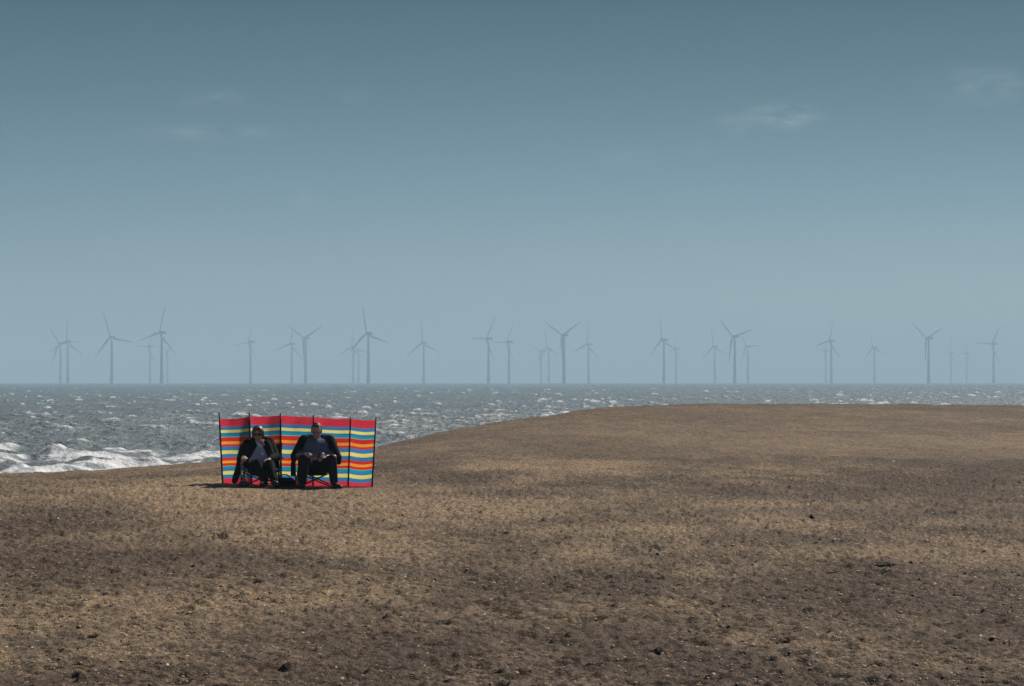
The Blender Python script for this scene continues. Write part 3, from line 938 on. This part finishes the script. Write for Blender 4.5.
blob('shoe', [((0.256, 0.61, 0.052), 0.044, (0.265, 0.69, 0.050), 0.043), ((0.265, 0.69, 0.045), 0.040, (0.295, 0.77, 0.052), 0.034)], shoe_m, wom, 0.008, 2)

# ---- things round the chairs
bag_m = cloth_mat('bag_cloth', (0.012, 0.012, 0.014))
p0 = P(244.5, 441.0, 42.25); p1 = P(234.3, 482.0, 42.00)
cb = empty('carry_bag', (p1.x, p1.y, gz(p1.x, p1.y)))
tag(cb, 'long narrow black carry bag leaning against the windbreak left of the woman', 'bag')
o0 = Vector(cb.location)
bm = bmesh.new()
ln = [0.0, 0.04, 0.15, 0.4, 0.7, 0.9, 1.0]; rad = [0.030, 0.046, 0.050, 0.044, 0.038, 0.032, 0.018]
q0 = Vector((p1.x, p1.y, gz(p1.x, p1.y) + 0.03)); rings = []
dirv = (p0 - q0).normalized(); sx = dirv.cross(Vector((0, 1, 0))).normalized(); sy = dirv.cross(sx)
for k in range(41):
    t = k / 40; c = q0.lerp(p0, t) + Vector((0.012 * math.sin(7 * t), 0, 0)) - o0
    r = float(np.interp(t, ln, rad))
    rings.append([bm.verts.new(c + sx * r * math.cos(a) * (1 + 0.12 * math.sin(3 * a + 9 * t)) + sy * r * math.sin(a)) for a in [2 * math.pi * j / 16 for j in range(16)]])
for i in range(40):
    for j in range(16):
        bm.faces.new((rings[i][j], rings[i][(j + 1) % 16], rings[i + 1][(j + 1) % 16], rings[i + 1][j]))
bm.faces.new(rings[0][::-1]); bm.faces.new(rings[-1])
bm_obj('pouch', bm, bag_m, cb)
tube('drawstring', [p0 - o0 + Vector(v_) for v_ in ((0, 0, 0), (0.02, -0.03, 0.03), (0.03, -0.04, -0.03), (0.035, -0.045, -0.10))], 0.004, tube_m, cb)


def holdall(name, px, py, d, s, mat, smat, label, cat):
    p = P(px, py, d); z = gz(p.x, d)
    r = empty(name, (p.x, d, z))
    tag(r, label, cat)
    w, dp, h = s
    blob('bag_body', [((-w / 2, 0, h * 0.40), h * 0.40, (w / 2, 0, h * 0.40), h * 0.40), ((-w / 2.6, 0, h * 0.75), h * 0.24, (w / 2.6, 0.0, h * 0.70), h * 0.26), ((-w / 2.2, dp * 0.3, h * 0.26), h * 0.25, (w / 2.2, dp * 0.3, h * 0.26), h * 0.25)], mat, r, 0.012, 2)
    pts = [W((w * 0.34 * math.cos(a), 0.02, h * 0.86 + h * 0.42 * math.sin(a))) for a in [math.pi * k / 12 for k in range(13)]]
    tube('handle', pts, 0.009, smat, r)
    return r


holdall('beach_bag', 284.5, 485, 41.90, (0.26, 0.18, 0.15), bag_m, tube_m, 'black soft bag on the sand between the two chairs', 'bag')
grey_m = cloth_mat('grey_mauve_cloth', (0.10, 0.09, 0.12), 0.2)
holdall('hand_bag', 244.0, 484.5, 41.75, (0.10, 0.10, 0.085), grey_m, pink_m, "small grey bag with pink handle on sand at the woman's side", 'bag')
# black pouch hanging from the man's left armrest in the picture
pp = mloc + W((-0.335, 0.10, 0.44))
hp = empty('arm_pouch', (pp.x, pp.y, pp.z - 0.27))
tag(hp, "narrow black pouch hanging from the man's chair arm", 'pouch')
blob('pouch_body', [((0, 0, 0.05), 0.036, (0, 0, 0.20), 0.034), ((-0.012, 0, 0.03), 0.026, (0.012, 0, 0.03), 0.026)], bag_m, hp, 0.008, 2)
tube('strap', [W((-0.02, 0, 0.21)), W((-0.02, 0.0, 0.268)), W((0.02, 0.0, 0.268)), W((0.02, 0, 0.21))], 0.006, bag_m, hp)

# ------------------------------------------------------------------ odds and ends on the sand
stone_m = simple_mat('dark_stone', (0.03, 0.027, 0.024), 0.8, var=0.4, scale=25)
weed_m = simple_mat('weed', (0.014, 0.012, 0.008), 0.9, var=0.5, scale=40)
wood_m = simple_mat('drift_wood', (0.035, 0.028, 0.022), 0.85, var=0.4, scale=40)
shell_m = simple_mat('shell_white', (0.72, 0.68, 0.62), 0.5)


def ground_at(px, py):
    lo, hi = 8.0, 60.0
    for _ in range(60):
        mid = (lo + hi) / 2
        p = P(px, py, mid)
        if p.z > gz(p.x, mid): lo = mid
        else: hi = mid
    p = P(px, py, lo)
    return Vector((p.x, lo, gz(p.x, lo)))


def rock(name, px, py, s, mat, label, cat, sq=0.7, group=None):
    bm = bmesh.new()
    bmesh.ops.create_icosphere(bm, subdivisions=3, radius=1.0)
    sd = rng.randint(1000)
    for v_ in bm.verts:
        n = vnoise(np.array([v_.co.x * 1.3 + 9 + v_.co.z]), np.array([v_.co.y * 1.3 + 5 - v_.co.z]), sd)[0]
        v_.co *= 1 + 0.32 * n
        if v_.co.z > 0: v_.co.x *= 1 - 0.45 * v_.co.z; v_.co.y *= 1 - 0.4 * v_.co.z
        v_.co = Vector((v_.co.x * s, v_.co.y * s, v_.co.z * s * sq))
    o = bm_obj(name, bm, mat)
    g = ground_at(px, py)
    o.location = g + Vector((0, 0, s * sq * 0.35))
    return tag(o, label, cat, group)


rock('dark_stone', 812, 518.5, 0.042, stone_m, 'small dark pointed stone alone on open sand at right', 'stone', 1.0)
rock('pale_shell', 893, 461.5, 0.035, shell_m, 'pale shell lying near the far edge of the trodden sand', 'shell', 0.4)
def weed(px, py, w, label):
    g = ground_at(px, py)
    bm = bmesh.new()
    rs_ = np.random.RandomState(int(px))
    for k in range(70):
        x, y = rs_.normal(0, w * 0.40), rs_.normal(0, 0.09)
        a = rs_.uniform(0, 6.28); l_ = rs_.uniform(0.04, 0.12)
        pts = [Vector((x + math.cos(a) * l_ * t, y + math.sin(a) * l_ * t, 0.004 + 0.010 * rs_.rand() * math.sin(3.1 * t) + 0.014 * max(0, 1 - abs(x) / w))) for t in (0, 0.35, 0.7, 1)]
        tube_bm(bm, pts, 0.010, 0.004, 6)
    o = bm_obj('weed_clump', bm, weed_m)
    o.location = g
    tag(o, label, 'seaweed')


weed(883, 566, 0.10, 'wide dark seaweed clump on the bright sand patch at right')
# ------------------------------------------------------------------ shingle and shell grit lying on the sand
NS = 95000
py_ = 700 - 234 * rng.rand(NS) ** 0.85; d_ = 1.62 * F / (py_ - YE)
x_ = rng.uniform(-0.20, 0.20, NS) * d_
clump = fbm(x_ / 1.6, d_ / 2.6, 61, 3)
ok = (clump + rng.normal(0, 0.35, NS) > -0.10) & ~((np.abs(x_ + 3.3) < 1.5) & (np.abs(d_ - 42.3) < 0.9))
x_, d_ = x_[ok], d_[ok]; NS = len(x_)
sz = np.clip(rng.gamma(1.6, 0.40, NS) + 0.35, 0.4, 3.2) * (d_ / 22) ** 0.6 * 0.0062
sz = np.clip(sz, 0.002, 0.017)
zt = terrain(x_, d_)
base_v = np.array([(1, 0, 0), (0.5, 0.87, 0), (-0.5, 0.87, 0), (-1, 0, 0), (-0.5, -0.87, 0), (0.5, -0.87, 0), (0.45, 0.3, 0.8), (-0.4, 0.35, 0.85), (-0.05, -0.5, 0.75)], float)
base_f = np.array([(0, 1, 6), (1, 2, 7), (1, 7, 6), (2, 3, 7), (3, 4, 8), (3, 8, 7), (4, 5, 8), (5, 0, 6), (5, 6, 8), (6, 7, 8)], np.int32)
nb, nf = len(base_v), len(base_f)
ang = rng.uniform(0, 6.283, NS); sx_ = sz * rng.uniform(0.8, 1.6, NS); sy_ = sz * rng.uniform(0.7, 1.3, NS); sz_ = sz * rng.uniform(0.35, 0.8, NS)
bv = base_v[None] * (1 + rng.uniform(-0.22, 0.22, (NS, nb, 3)))
vx = bv[:, :, 0] * sx_[:, None]; vy = bv[:, :, 1] * sy_[:, None]; vz = bv[:, :, 2] * sz_[:, None]
ca, sa = np.cos(ang)[:, None], np.sin(ang)[:, None]
co = np.stack([vx * ca - vy * sa + x_[:, None], vx * sa + vy * ca + d_[:, None], vz + zt[:, None] - 0.10 * sz[:, None]], -1).reshape(-1, 3).astype(np.float32)
fc = (base_f[None] + (np.arange(NS) * nb)[:, None, None]).reshape(-1).astype(np.int32)
me = bpy.data.meshes.new('shingle')
me.vertices.add(NS * nb); me.vertices.foreach_set('co', co.ravel())
me.loops.add(len(fc)); me.loops.foreach_set('vertex_index', fc)
me.polygons.add(NS * nf); me.polygons.foreach_set('loop_start', np.arange(0, len(fc), 3, dtype=np.int32))
tone = rng.rand(NS)
a = me.attributes.new('tone', 'FLOAT', 'POINT'); a.data.foreach_set('value', np.repeat(tone, nb).astype(np.float32))
me.update(calc_edges=True)
m, nt, b = new_mat('pebble')
ta = N(nt, 'ShaderNodeAttribute', attribute_name='tone')
rp = ramp(nt, ta.outputs['Fac'], [(0.0, (0.045, 0.037, 0.030)), (0.25, (0.10, 0.078, 0.056)), (0.50, (0.24, 0.17, 0.10)), (0.88, (0.42, 0.30, 0.16)), (0.975, (0.36, 0.30, 0.22)), (0.992, (0.62, 0.58, 0.52))])
L(nt, rp, 'Color', b, 'Base Color'); b.inputs['Roughness'].default_value = 0.75; b.inputs['Specular IOR Level'].default_value = 0.3
tag(link('shingle', me, m), kind='stuff')

# ------------------------------------------------------------------ haze
bm = bmesh.new()
box(bm, Vector((0, 4550, 55.5)), (14800, 9900, 126))
hz = bpy.data.meshes.new('haze'); bm.to_mesh(hz); bm.free()
m = bpy.data.materials.new('haze_air'); m.use_nodes = True
nt = m.node_tree
for n in list(nt.nodes): nt.nodes.remove(n)
out = N(nt, 'ShaderNodeOutputMaterial')
pv = N(nt, 'ShaderNodeVolumePrincipled')
pv.inputs['Color'].default_value = (0.60, 0.83, 1.0, 1)
pv.inputs['Density'].default_value = 3.2e-4
pv.inputs['Anisotropy'].default_value = 0.0
L(nt, pv, 0, out, 'Volume')
tag(link('haze', hz, m), kind='stuff')

# ------------------------------------------------------------------ world, sun, camera
w = bpy.data.worlds.new('World'); scene.world = w
w.use_nodes = True
nt = w.node_tree
bg = nt.nodes['Background']
sky = N(nt, 'ShaderNodeTexSky', sky_type='NISHITA', sun_disc=False)
sky.sun_elevation = SUN_EL
sky.sun_rotation = math.atan2(SUN_DIR.x, SUN_DIR.y)
sky.altitude = 0; sky.air_density = 1.0; sky.dust_density = 0.6; sky.ozone_density = 3.0
tc0 = N(nt, 'ShaderNodeTexCoord')
sp0 = N(nt, 'ShaderNodeSeparateXYZ'); L(nt, tc0, 'Generated', sp0, 0)
tr0 = ramp(nt, sp0.outputs[2], [(0.0, (0.60, 0.79, 1.0)), (0.03, (0.58, 0.76, 0.99)), (0.066, (0.38, 0.53, 0.68)), (0.10, (0.245, 0.365, 0.43)), (0.136, (0.125, 0.245, 0.295)), (0.4, (0.33, 0.38, 0.42))])
tint = mixc(nt, 1.0, sky.outputs[0], tr0.outputs['Color'], 'MULTIPLY')
# faint wisps of high cloud
tcw = N(nt, 'ShaderNodeTexCoord')
sepw = N(nt, 'ShaderNodeSeparateXYZ'); L(nt, tcw, 'Generated', sepw, 0)
du = N(nt, 'ShaderNodeMath', operation='DIVIDE'); L(nt, sepw, 0, du, 0); L(nt, sepw, 1, du, 1)
dv = N(nt, 'ShaderNodeMath', operation='DIVIDE'); L(nt, sepw, 2, dv, 0); L(nt, sepw, 1, dv, 1)
cw_ = N(nt, 'ShaderNodeCombineXYZ'); L(nt, du, 0, cw_, 0); L(nt, dv, 0, cw_, 1)
mpw = N(nt, 'ShaderNodeMapping'); mpw.inputs['Scale'].default_value = (1, 2.6, 1); L(nt, cw_, 0, mpw, 'Vector')
nw = noise(nt, mpw.outputs[0], 75, 7, 0.6)
tot = None
for (cx, cy_, rx, ry, amt) in [(783, 116, 52, 18, 1.0), (740, 124, 40, 14, 0.5), (212, 98, 46, 13, 0.34), (205, 133, 110, 13, 0.36), (990, 85, 95, 26, 0.42), (630, 158, 40, 14, 0.35), (304, 195, 12, 30, 0.3), (700, 148, 26, 10, 0.4), (352, 95, 22, 10, 0.3)]:
    mm = N(nt, 'ShaderNodeMapping', vector_type='POINT')
    uu_, vv_ = (cx - 512) / F, (YE - cy_) / F
    mm.inputs['Scale'].default_value = (F / rx, F / ry, 0)
    mm.inputs['Location'].default_value = (-uu_ * F / rx, -vv_ * F / ry, 0)
    L(nt, cw_, 0, mm, 'Vector')
    ln_ = N(nt, 'ShaderNodeVectorMath', operation='LENGTH'); L(nt, mm, 0, ln_, 0)
    mr = N(nt, 'ShaderNodeMapRange', interpolation_type='SMOOTHSTEP')
    mr.inputs['From Min'].default_value = 1.0; mr.inputs['From Max'].default_value = 0.1
    mr.inputs['To Min'].default_value = 0.0; mr.inputs['To Max'].default_value = amt
    L(nt, ln_, 'Value', mr, 'Value')
    if tot is None:
        tot = mr.outputs[0]
    else:
        ad_ = N(nt, 'ShaderNodeMath', operation='MAXIMUM'); nt.links.new(tot, ad_.inputs[0]); L(nt, mr, 0, ad_, 1); tot = ad_.outputs[0]
cr_ = ramp(nt, nw.outputs['Fac'], [(0.38, (0, 0, 0)), (0.66, (1, 1, 1))])
fr_ = N(nt, 'ShaderNodeMath', operation='MULTIPLY', use_clamp=True); nt.links.new(tot, fr_.inputs[0]); L(nt, cr_, 'Color', fr_, 1)
gt_ = N(nt, 'ShaderNodeMath', operation='GREATER_THAN'); L(nt, sepw, 1, gt_, 0); gt_.inputs[1].default_value = 0.0
f2_ = N(nt, 'ShaderNodeMath', operation='MULTIPLY'); L(nt, fr_, 0, f2_, 0); L(nt, gt_, 0, f2_, 1)
f3_ = N(nt, 'ShaderNodeMath', operation='MULTIPLY'); L(nt, f2_, 0, f3_, 0); f3_.inputs[1].default_value = 0.95
cl = mixc(nt, f3_.outputs[0], tint.outputs[2], (4.6, 5.7, 6.5, 1))
L(nt, cl, 2, bg, 'Color')
bg.inputs['Strength'].default_value = 0.05

sd = bpy.data.lights.new('sun', 'SUN'); sd.energy = 3.8; sd.angle = R(0.53); sd.color = (1.0, 0.93, 0.83)
so = bpy.data.objects.new('sun', sd); col.objects.link(so)
so.rotation_euler = (-SUN_DIR).to_track_quat('-Z', 'Y').to_euler()

cd = bpy.data.cameras.new('camera'); cam = bpy.data.objects.new('camera', cd); col.objects.link(cam)
cd.sensor_width = 36.0; cd.lens = F / 1024 * 36.0
cd.clip_start = 0.1; cd.clip_end = 40000
cam.location = (0, 0, ZC)
cam.rotation_euler = (R(90) + math.atan((YE - 343) / F), 0, 0)
scene.camera = cam

vs = scene.view_settings
scene.display_settings.display_device = 'sRGB'
vs.view_transform = 'Standard'; vs.look = 'None'; vs.exposure = 0.4; vs.gamma = 1.0; vs.use_curve_mapping = False
cy = scene.cycles
cy.use_denoising = True
cy.denoiser = 'OPENIMAGEDENOISE'
cy.denoising_input_passes = 'RGB_ALBEDO_NORMAL'
cy.denoising_prefilter = 'NONE'
cy.sample_clamp_direct = 6.0
cy.sample_clamp_indirect = 4.0
cy.max_bounces = 6; cy.diffuse_bounces = 2; cy.glossy_bounces = 2; cy.transmission_bounces = 3; cy.volume_bounces = 1
cy.transparent_max_bounces = 4
